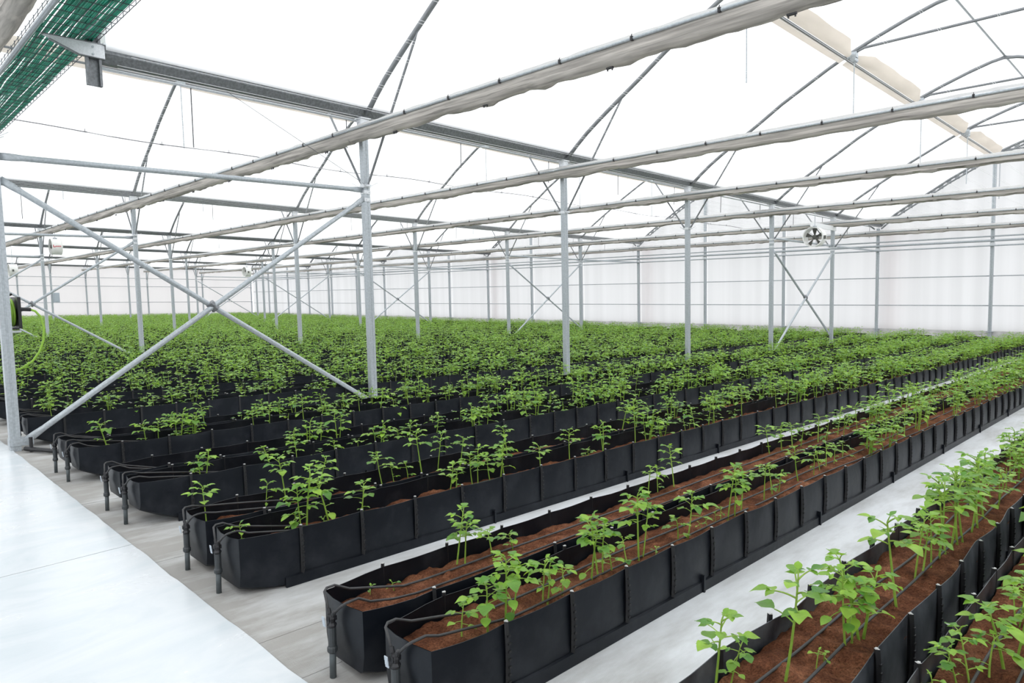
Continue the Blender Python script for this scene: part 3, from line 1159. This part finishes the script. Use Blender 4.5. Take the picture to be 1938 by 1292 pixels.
STAKE = {}
for s in (-1, 1):
    mb = MB()
    # flat strip bowed to the sheet with a raised spine and pale tip
    rows = []
    for k in range(6):
        z = .035 + (TH + .012 - .035) * k / 5
        b = .010 * math.sin(PI * k / 5)
        w = .011 - .002 * k / 5
        rows.append([(-w, s * (.004 + b * .6), z), (-w * .5, s * (.010 + b * .6), z), (0, s * (.016 + b * .6), z), (w * .5, s * (.010 + b * .6), z), (w, s * (.004 + b * .6), z), (0, s * -.004, z)])
    mb.grid(rows, closed=True)
    mb.add(rows[-1], [(0, 1, 2, 3, 4, 5)], 1)
    for k in range(1, 8):
        z = .05 + .028 * k
        mb.cbox((0, s * (.016 + .006 * math.sin(PI * k / 8)), z), (.012, .006, .008))
    mb.cbox((0, s * .004, TH + .013), (.012, .008, .003), 1)
    STAKE[s] = mb

def liner(row, yc, w, pi_, t):
    near = pi_ < 5
    h = w / 2
    xs = [TRX0, TRX0 + .03, TRX0 + .07, TRX0 + .12, TRX0 + .21]
    x = TRX0 + .30
    stepn = (4 if near else 1)
    k = 0
    while x < TRX1:
        xs.append(x)
        x += RIB / stepn
    xs += [TRX1 - .05, TRX1] if xs[-1] < TRX1 - .06 else [TRX1]
    rows = []
    wob = .034 if pi_ == 0 else .007
    for x in xs:
        e = min(1, max(0, (x - TRX0) / .20))
        b = .035 * (1 - e) ** 1.5 if pi_ < 3 else .10 * (1 - min(1, (x - TRX0) / .30)) ** 1.5
        ph = ((x - TRX0 - .30) / RIB) % 1.0
        bl = (.012 * math.sin(PI * ph) if near else 0) * e
        wn = wob * noise.noise((x * 2.1, row * 3.7, 0)) * e
        wf = wob * noise.noise((x * 2.1, row * 3.7, 8)) * e
        tz = TH + .006 * noise.noise((x * 2.6, row * 1.9, 3)) - (.006 * math.sin(PI * ph) if near else 0)
        nw = h * (.78 + .22 * e)
        bw = h * (.68 + .32 * e)
        dn = noise.noise((x * 1.6, row, 20)) * .008
        th = .0025
        rows.append([(x, -nw + wn, tz), (x, -nw - bl + wn * .6 - dn, b + (tz - b) * .66), (x, -nw - bl * .8 + wn * .3, b + (tz - b) * .30), (x, -bw - .004, b + .012), (x, -bw * .9, b),
                     (x, bw * .9, b), (x, bw + .004, b + .012), (x, nw + bl * .8 + wf * .3, b + (tz - b) * .30), (x, nw + bl + wf * .6 + dn, b + (tz - b) * .66), (x, nw + wf, tz),
                     (x, nw - th + wf, tz), (x, nw - th + bl + wf * .6 + dn, b + (tz - b) * .62), (x, bw * .85, b + .03), (x, -bw * .85, b + .03), (x, -nw + th - bl + wn * .6 - dn, b + (tz - b) * .62), (x, -nw + th + wn, tz)])
    mb = MB()
    mb.grid(rows, closed=True)
    # end walls: folded sheet, a little bowed outwards at the walkway end
    for ri, dx in ((0, -.012), (len(rows) - 1, .012)):
        R = rows[ri]
        o = [R[0], R[1], R[2], R[3], R[4], R[5], R[6], R[7], R[8], R[9]]
        x = R[0][0]
        zt = TH - .006
        c1 = (x + dx, -.05, zt)
        c2 = (x + dx, .05, zt)
        c3 = (x + dx * 1.6, .05, zt * .6 + .05)
        c4 = (x + dx * 1.6, -.05, zt * .6 + .05)
        vs = o + [c1, c2, c3, c4]
        fs = [(0, 10, 13, 1), (1, 13, 2), (2, 13, 4, 3), (4, 13, 12, 5), (5, 12, 7, 6), (7, 12, 8), (8, 12, 11, 9), (10, 11, 12, 13)]
        mb.add(vs, fs if ri == 0 else [f[::-1] for f in fs])
        vi = [(p[0] - dx * .25, p[1], p[2]) for p in vs]
        mb.add(vi, [f[::-1] for f in fs] if ri == 0 else fs)
    o = mb.build('liner', 'liner_worn_sheen' if pi_ == 0 else 'liner', t, smooth=True)
    o.data.set_sharp_from_angle(angle=math.radians(38))

def soil(row, w, pi_, t):
    near = pi_ < 5
    mb = MB()
    nx = 520 if pi_ < 3 else (240 if near else 46)
    ny = 12 if pi_ < 3 else (6 if near else 2)
    rows = []
    for i in range(nx + 1):
        u = i / nx
        x = TRX0 + .012 + (TRX1 - TRX0 - .024) * (u ** 1.5 if near else u)
        e = min(1, (x - TRX0) / .20)
        hw = (w / 2) * (.78 + .22 * e) - .006
        r = []
        for j in range(ny + 1):
            y = -hw + 2 * hw * j / ny
            z = soil_h(x, row)
            if near:
                z += .020 * noise.noise((x * 7, y * 7 + row, 2)) + .014 * noise.noise((x * 17, y * 17, row)) + .008 * noise.noise((x * 41, y * 41, row)) - .012 * (abs(y) / hw) ** 4
                if x > .6:
                    z += .01 * noise.noise((x * 3, y * 5, row + 40))
            r.append((x, y, z))
        rows.append(r)
    mb.grid(rows)
    o = mb.build('growing_medium', 'soil', t, smooth=near)
    o['kind'] = 'stuff'
    if near:
        o['label'] = 'loose reddish brown coconut fibre'

stake_mesh = {s: STAKE[s].mesh('stake', ['stake_black', 'cap_white']) for s in (-1, 1)}
def stakes(row, w, pi_, t):
    xs = []
    x = TRX0 + .30
    while x < TRX1 - .1:
        xs.append(x)
        x += RIB
    for s in (-1, 1):
        if s < 0 and pi_ < 3:
            for x in xs:
                link('stake', stake_mesh[s], t, (x, -w / 2, -SL * x))
            continue
        if pi_ >= 3 and s > 0 and pi_ > 6:
            continue
        mb = MB()
        for x in xs:
            if pi_ < 5:
                mb.add([(vx + x, vy + s * w / 2, vz) for vx, vy, vz in STAKE[s].v], STAKE[s].f)
                mb.mi[-len(STAKE[s].mi):] = STAKE[s].mi
            else:
                y = s * w / 2
                mb.box((x - .010, y - .006 + s * .006, .03), (x + .010, y + .006 + s * .006, TH + .01))
                mb.box((x - .008, y - .006 + s * .006, TH + .01), (x + .008, y + .006 + s * .006, TH + .014), 1)
        o = mb.build('stake_row', ['stake_black', 'cap_white'], t)
        o['kind'] = 'stuff'
    if pi_ < 8:
        # low rail along the foot of the outer side, jointed with pegs
        mb = MB()
        y = -w / 2 - .010
        pts = []
        x = TRX0 + .20
        segs = []
        while x < TRX1 - .3:
            segs.append((x, min(x + RIB * 4, TRX1 - .1)))
            x += RIB * 4
        for a, b in segs:
            mb.prism([(y - .008, .001), (y + .004, .001), (y + .012, .052), (y + .007, .055), (y - .006, .05)], 0, a + .004, b - .004)
            mb.box((b - .006, y - .016, 0), (b + .006, y + .006, .085))
        mb.build('bottom_rail', 'liner', t)

for row, (yc, w, pi_) in enumerate(ROWS):
    t = thing('planter_trough', 'long black plastic planter trough, %s row counting from the lower right corner' % ordw(row + 1), 'planter', (0, yc, 0), 'black planter troughs in paired rows')
    liner(row, yc, w, pi_, t)
    soil(row, w, pi_, t)
    stakes(row, w, pi_, t)

# ------------------------------------------------------------------ irrigation risers with their drip hoses
def riser_parts():
    P = {}
    mb = MB()
    mb.tube([(0, 0, 0), (.004, 0, .15)], .0125, 12)
    P['riser_pipe'] = (mb.mesh('riser_pipe', 'pvc_grey', smooth=True))
    mb = MB()
    mb.tube([(.002, 0, .098), (.002, 0, .104), (.002, 0, .118), (.002, 0, .124)], [.0155, .0195, .0195, .016], 12)
    mb.tube([(.003, 0, .124), (.003, 0, .196)], .0155, 12)
    P['coupling'] = (mb.mesh('coupling', 'coupling_grey'))
    mb = MB()
    mb.tube([(.004, 0, .196), (.004, 0, .206), (.004, 0, .215), (.004, 0, .232), (.004, 0, .246)], [.015, .019, .013, .018, .014], 10)
    mb.box((-.013, -.010, .222), (.021, .010, .240))
    mb.tube([(.004, -.012, .243), (.004, -.02, .262)], .008, 8)
    mb.tube([(.004, .012, .243), (.004, .02, .262)], .008, 8)
    P['valve_block'] = (mb.mesh('valve_block', 'black_plastic'))
    mb = MB()
    for k in range(5):
        mb.box((-.020 - .001 * k, .006 + .001 * (k % 2), .200 + .008 * k), (-.017 - .001 * k, .024 + .001 * (k % 2), .2072 + .008 * k))
    P['paper_tag'] = (mb.mesh('paper_tag', 'tag_white'))
    return P
RP = riser_parts()
for row, (yc, w, pi_) in enumerate(ROWS[:16]):
    t = thing('irrigation_riser', 'grey irrigation riser with two black drip hoses at the %s trough row end' % ordw(row + 1), 'irrigation pipe', (.075, yc, 0), 'irrigation risers at the trough ends')
    for nm, me in RP.items():
        link(nm, me, t)
    rnd = random.Random(row)
    for s in (-1, 1):
        pts = [(.004, s * .02, .255), (.012, s * .05, .285), (.02, s * .075, .305), (.035, s * .085, .312), (.07, s * .085, .313)]
        x = .13
        lift = rnd.uniform(.5, 1.0) if row > 3 else rnd.uniform(.25, .5)
        end = TRX1 - .3 if pi_ < 5 else 8
        while x < end:
            e = min(1, x / lift)
            z = (.312 + (.010 if lift > .7 else 0) * math.sin(PI * e)) * (1 - e) + e * (soil_h(x + .075, row) + .012)
            y = s * (.085 - .035 * e) + .022 * noise.noise((x * 1.1, row * 3 + s, 7)) * e
            pts.append((x, y, z))
            x += .12 if x < 6 else .5
        mb = MB()
        mb.tube(pts, .0052, 7)
        mb.build('drip_hose', 'hose_black', t, smooth=True)

# ------------------------------------------------------------------ potato plants
def leaflet(mb, base, dirv, upv, L, W, rng, detail):
    """one ovate leaflet: folded along its midrib, drooping towards a pointed tip"""
    d = dirv.normalized()
    s = d.cross(upv)
    if s.length < 1e-4:
        s = d.orthogonal()
    s.normalize()
    n = s.cross(d).normalized()
    fold = rng.uniform(.12, .38)
    droop = rng.uniform(.10, .42)
    wav = rng.uniform(-.06, .06)
    if detail:
        prof = [(.09, .22), (.24, .42), (.42, .50), (.60, .45), (.78, .29), (.91, .12)]
    else:
        prof = [(.42, .48)]
    vs = [base]
    for u, w in prof:
        c = base + d * (u * L) - n * (droop * L * u * u)
        a = c + s * (w * W) + n * (fold * w * W + wav * W * math.sin(u * 9))
        b = c - s * (w * W) + n * (fold * w * W - wav * W * math.sin(u * 9 + 1))
        vs += [a, c, b]
    vs.append(base + d * L - n * (droop * L))
    k = len(prof)
    fs = [(0, 1, 2), (0, 2, 3)]
    for i in range(k - 1):
        a = 1 + 3 * i
        fs += [(a, a + 3, a + 4, a + 1), (a + 1, a + 4, a + 5, a + 2)]
    a = 1 + 3 * (k - 1)
    t = len(vs) - 1
    fs += [(a, t, a + 1), (a + 1, t, a + 2)]
    mb.add(vs, fs)

def compound(rng, base, azim, elev, L, detail, nl):
    """a potato leaf: petiole, a big end leaflet and pairs of side leaflets"""
    mb = MB()
    d = Vector((math.cos(azim) * math.cos(elev), math.sin(azim) * math.cos(elev), math.sin(elev)))
    up = Vector((0, 0, 1))
    pts = []
    K = 4 if detail else 2
    for i in range(K + 1):
        u = i / K
        pts.append(base + d * (L * .62 * u) - up * (.16 * L * u * u))
    if detail:
        mb.tube(pts, [.0024 * (1 - .5 * i / K) + .0005 for i in range(K + 1)], 4, cap=False, mi=1)
    tip = pts[-1]
    td = (pts[-1] - pts[-2]).normalized()
    big = L * rng.uniform(.46, .60)
    leaflet(mb, tip, td + up * rng.uniform(-.1, .25), up, big, big * rng.uniform(.72, .95), rng, detail)
    side = td.cross(up)
    side.normalize()
    for k in range(nl):
        u = 1 - .32 * k - .12
        if u < .15:
            break
        p = base + d * (L * .62 * u) - up * (.16 * L * u * u)
        for s in (-1, 1):
            l = big * rng.uniform(.5, .78) * (1 - .2 * k)
            leaflet(mb, p, td * .55 + side * s * 1.0 + up * rng.uniform(-.15, .2), up, l, l * rng.uniform(.62, .85), rng, detail)
    return mb

def plant_geometry(seed, kind, detail=True, ns_=None):
    """unit plant: returns stem builder and list of leaf builders; height ~ 1 * h where h is the natural height"""
    rng = random.Random(seed)
    h = {'tall': .30, 'mid': .20, 'small': .085}[kind]
    LK = 1.06 if detail else 1.42
    stems = MB()
    leaves = []
    ns = {'tall': rng.choice([1, 2, 2, 3]), 'mid': rng.choice([1, 1, 2]), 'small': 1}[kind]
    ns = ns_ or ns
    for si in range(ns):
        b = Vector((rng.uniform(-.018, .018), rng.uniform(-.018, .018), -.015)) if ns > 1 else Vector((0, 0, -.015))
        lean = Vector((rng.uniform(-.16, .16), rng.uniform(-.16, .16), 1))
        hh = h * (1 if si == 0 else rng.uniform(.72, .95))
        K = 5 if detail else 1
        pts = []
        bend = Vector((rng.uniform(-.07, .07), rng.uniform(-.07, .07), 0))
        for i in range(K + 1):
            u = i / K
            pts.append(b + lean * (hh * u) + bend * (hh * u * u))
        r0 = {'tall': .0053, 'mid': .0044, 'small': .0026}[kind] * rng.uniform(.85, 1.15)
        stems.tube(pts, [r0 * (1 - .45 * i / K) for i in range(K + 1)], 6 if detail else 3, cap=False)
        def at(u):
            return b + lean * (hh * u) + bend * (hh * u * u)
        az = rng.uniform(0, 6.28)
        n_up = {'tall': rng.randint(5, 6), 'mid': rng.randint(4, 5), 'small': 3}[kind] + (2 if ns == 1 and kind == 'tall' else 0)
        if ns == 3:
            n_up -= 1
        for i in range(n_up):
            az += 2.4 + rng.uniform(-.3, .3)
            u = .74 + .25 * i / max(1, n_up - 1)
            L = LK * {'tall': .094, 'mid': .080, 'small': .036}[kind] * rng.uniform(.8, 1.2) * (1.1 - .35 * i / n_up)
            leaves.append(compound(rng, at(u), az, rng.uniform(.15, .55) + .35 * i / n_up, L, detail, ((1 if rng.random() < .75 else 2) if detail else (1 if rng.random() < .45 else 0)) if kind != 'small' else 0))
        # rosette tip
        leaves.append(compound(rng, at(1.0), az + 1.2, 1.15, {'tall': .05, 'mid': .045, 'small': .026}[kind], detail, 1))
        n_low = {'tall': rng.randint(1, 3), 'mid': rng.randint(1, 2), 'small': 0}[kind]
        for i in range(n_low):
            az += 2.2 + rng.uniform(-.4, .4)
            u = rng.uniform(.28, .70)
            L = LK * {'tall': .094, 'mid': .075, 'small': .03}[kind] * rng.uniform(.6, 1.15)
            leaves.append(compound(rng, at(u), az, rng.uniform(.1, .6), L, detail, rng.choice([0, 1, 1])))
    return stems, leaves, h

VARS = {}
for kind, n in (('tall', 10), ('mid', 9), ('small', 4)):
    VARS[kind] = []
    for i in range(n):
        st, lv, h = plant_geometry(100 * i + len(kind) * 7 + 3, kind, True, 1 if i % 2 == 0 else None)
        sm = st.mesh('stem', 'stem', shear=False, smooth=True)
        lms = [l.mesh('leaf', ['leaf', 'stem'], shear=False, smooth=True) for l in lv]
        fol = MB()
        for l in lv:
            o0 = len(fol.mi)
            fol.add(l.v, l.f)
            fol.mi[o0:] = l.mi
        fm = fol.mesh('foliage', ['leaf', 'stem'], shear=False, smooth=True)
        VARS[kind].append((sm, lms, fm, h))

def pix_ray(px, py):
    return (RT * ((px - IW / 2) / FPX) + UP * (-(py - IH / 2) / FPX) + fwd)
def project(P):
    d = Vector(P) - CAM
    z = d.dot(fwd)
    if z <= .05:
        return None
    return (IW / 2 + FPX * d.dot(RT) / z, IH / 2 - FPX * d.dot(UP) / z, z)
def place_from_photo(px, py, top, row):
    """where a stem foot seen in the photograph stands on the soil of its row; and its real height"""
    yc, w, pi_ = ROWS[row]
    d = pix_ray(px, py)
    h = SOILZ
    t = (h - CAM.z - SL * CAM.x) / (d.z + SL * d.x)
    P = CAM + d * t
    y = min(max(P.y, yc - w / 2 + .045), yc + w / 2 - .045)
    # keep the foot inside the trough: slide along the row to the same picture column
    a = (px - IW / 2) / FPX
    x = P.x
    for _ in range(8):
        q = project((x, y, h - SL * x))
        q2 = project((x + .01, y, h - SL * (x + .01)))
        x += .01 * (px - q[0]) / (q2[0] - q[0])
    q = project((x, y, h - SL * x))
    hh = max(.03, (q[1] - top) * q[2] / FPX) + SOILZ - soil_z(row)
    return x, y, hh

# (foot pixel x, foot pixel y, top pixel y) per trough row, read off the photograph
HAND = {
    2: [(874, 1204, 1143), (923, 1192, 1085), (956, 1181, 1027), (970, 1172, 1040), (1027, 1136, 1042), (1036, 1137, 1050), (1064, 1125, 1067), (1119, 1101, 985), (1133, 1094, 957),
        (1141, 1090, 975), (1158, 1085, 1038), (1187, 1071, 1009), (1209, 1062, 917), (1216, 1058, 935), (1241, 1053, 1034), (1283, 1022, 971), (1301, 1020, 919), (1326, 1002, 985), (1338, 1000, 975),
        (1354, 988, 963), (1364, 984, 955), (1377, 984, 872), (1390, 979, 885), (1402, 968, 880), (1446, 944, 868), (1462, 935, 875), (1473, 930, 886), (1511, 912, 836),
        (1540, 898, 850), (1552, 892, 842), (1563, 886, 835), (1578, 880, 840)],
    3: [(700, 1129, 1105), (746, 1118, 1093), (864, 1069, 950), (880, 1071, 972), (932, 1053, 993), (972, 1042, 997), (1227, 933, 879), (1245, 933, 876), (1276, 925, 834), (1457, 861, 800),
        (1480, 855, 795), (1500, 850, 798), (1515, 846, 800)],
    4: [(461, 1026, 977), (558, 1000, 955), (572, 999, 905), (580, 997, 870), (624, 984, 888), (611, 988, 970), (681, 970, 905), (690, 967, 945), (850, 928, 870), (862, 924, 880), (895, 915, 850), (905, 913, 836),
        (929, 908, 857), (947, 901, 823), (955, 899, 845), (1023, 885, 836), (1079, 872, 800), (1113, 863, 842)],
    5: [(390, 962, 910), (502, 944, 908), (542, 935, 855), (600, 920, 860), (723, 899, 848), (745, 894, 872), (772, 890, 870), (799, 885, 805), (828, 881, 812), (870, 872, 820), (960, 855, 800)],
    1: [(1352, 1318, 1137), (1383, 1292, 1205), (1485, 1291, 1050), (1545, 1262, 1225), (1560, 1255, 1232), (1600, 1226, 1060), (1612, 1216, 1085), (1626, 1208, 1034), (1634, 1204, 1050), (1697, 1147, 944), (1731, 1096, 958), (1745, 1088, 985),
        (1762, 1072, 962), (1776, 1060, 900), (1790, 1048, 890), (1800, 1036, 880), (1812, 1028, 868), (1822, 1020, 850), (1838, 1008, 858), (1850, 998, 840), (1862, 985, 842)],
    0: [(1813, 1296, 1205), (1836, 1290, 1170), (1872, 1274, 1192), (1900, 1262, 1120), (1925, 1242, 1085), (1768, 1312, 1262), (1932, 1225, 1060)],
}
plants = []     # x, y, row, height, hand?
for row, L in HAND.items():
    for px, py, top in L:
        x, y, hh = place_from_photo(px, py, top, row)
        plants.append((x, y, row, min(hh, .40), True))
rnd = random.Random(11)
hand_end = {r: max(p[0] for p in plants if p[2] == r) for r in HAND}
for row, (yc, w, pi_) in enumerate(ROWS):
    x = hand_end[row] + .12 if row in hand_end else .38
    while x < TRX1 - .15:
        ramp = min(1, .42 + x * .11) if pi_ < 4 else min(1, .72 + x * .1)
        clump = .5 + .5 * noise.noise((x * .8, row * 5.1, 33)) * 1.5
        if rnd.random() < ramp * (.55 + .6 * clump):
            hgt = rnd.gauss((.185 if pi_ < 4 else .205) + .012 * min(x, 8), .055) + SOILZ - soil_z(row)
            if rnd.random() < .10:
                hgt *= .5
            plants.append((x, yc + rnd.uniform(-.105, .105), row, min(max(hgt, .05), .36), False))
        x += (rnd.uniform(.072, .185) if pi_ < 4 else rnd.uniform(.085, .225)) if row > 1 else rnd.uniform(.05, .12)

def in_view(x, y):
    q = project((x, y, .35 - SL * x))
    return q is not None and -60 < q[0] < IW + 60 and q[1] < IH + 150
cand = []
for i, (x, y, row, hgt, hand) in enumerate(plants):
    d = math.hypot(x - CAM.x, y - CAM.y)
    if in_view(x, y):
        cand.append(((0 if hand else 1), d / hgt, i))
cand.sort()
single = {i for _, _, i in cand[:300]}
order = {}
for row in range(len(ROWS)):
    ids = sorted([i for i in single if plants[i][2] == row], key=lambda i: plants[i][0])
    for k, i in enumerate(ids):
        order[i] = k + 1
rnd = random.Random(23)
for i in sorted(single, key=lambda i: (plants[i][2], plants[i][0])):
    x, y, row, hgt, hand = plants[i]
    kind = 'tall' if hgt > .205 else ('mid' if hgt > .105 else 'small')
    sm, lms, fm, h = rnd.choice(VARS[kind][::2] if hand else VARS[kind])
    size = {'tall': 'tall leafy potato plant', 'mid': 'young potato plant', 'small': 'tiny potato sprout'}[kind]
    t = thing('potato_plant', '%s, %s from the walkway in the %s trough row' % (size, ordw(order[i]), ordw(row + 1)), 'plant', (x, y, soil_h(x, row)), 'potato plants in the near troughs')
    s = hgt / (h * 1.12)
    lateral = min(1.25, max(.8, s)) if kind != 'tall' else min(1.15, max(.92, s))
    t.scale = (lateral, lateral, s)
    t.rotation_euler = (0, 0, rnd.uniform(0, 6.28))
    link('stem', sm, t)
    if hand and row < 6:
        for lm in lms:
            link('leaf', lm, t)
    else:
        link('foliage', fm, t)

# every other plant: one uncountable crop mesh made of light-weight plants
def np_mesh(b):
    V = np.array([tuple(p) for p in b.v], dtype=np.float64)
    tris, mi = [], []
    for f, k in zip(b.f, b.mi):
        for j in range(1, len(f) - 1):
            tris.append((f[0], f[j], f[j + 1]))
            mi.append(k)
    return V, np.array(tris, dtype=np.int64), np.array(mi, dtype=np.int64)
LOW = {}
for kind, n in (('tall', 5), ('mid', 5), ('small', 2)):
    LOW[kind] = []
    for i in range(n):
        st, lv, h = plant_geometry(700 + 31 * i + len(kind), kind, detail=False)
        b = MB()
        b.add(st.v, st.f, 1)
        for l in lv:
            b.add(l.v, l.f, 0)
        LOW[kind].append((*np_mesh(b), h))
AV, AF, AMi = [], [], []
off = 0
rs = np.random.RandomState(4)
for i, (x, y, row, hgt, hand) in enumerate(plants):
    if i in single:
        continue
    kind = 'tall' if hgt > .205 else ('mid' if hgt > .105 else 'small')
    V, F, M, h = LOW[kind][rs.randint(len(LOW[kind]))]
    a = rs.uniform(0, 6.283)
    s = hgt / (h * 1.1)
    lt = min(1.25, max(.85, s))
    c, sn = math.cos(a) * lt, math.sin(a) * lt
    Q = np.empty_like(V)
    Q[:, 0] = V[:, 0] * c - V[:, 1] * sn + x
    Q[:, 1] = V[:, 0] * sn + V[:, 1] * c + y
    Q[:, 2] = V[:, 2] * s + soil_h(x, row) - SL * x
    AV.append(Q)
    AF.append(F + off)
    AMi.append(M)
    off += len(V)
AV, AF, AMi = np.concatenate(AV), np.concatenate(AF), np.concatenate(AMi)
me = bpy.data.meshes.new('potato_crop')
me.vertices.add(len(AV))
me.vertices.foreach_set('co', AV.ravel())
me.loops.add(AF.size)
me.loops.foreach_set('vertex_index', AF.ravel().astype(np.int32))
me.polygons.add(len(AF))
me.polygons.foreach_set('loop_start', np.arange(0, AF.size, 3, dtype=np.int32))
me.materials.append(MATS['leaf'])
me.materials.append(MATS['stem'])
me.polygons.foreach_set('material_index', AMi.astype(np.int32))
me.update(calc_edges=True)
me.validate()
o = link('potato_crop', me)
tag(o, 'dense rows of green potato plants filling the farther troughs', 'plants', None, 'stuff')
print('plants', len(plants), 'single', len(single), 'crop tris', len(AF), 'objects', len(bpy.data.objects))
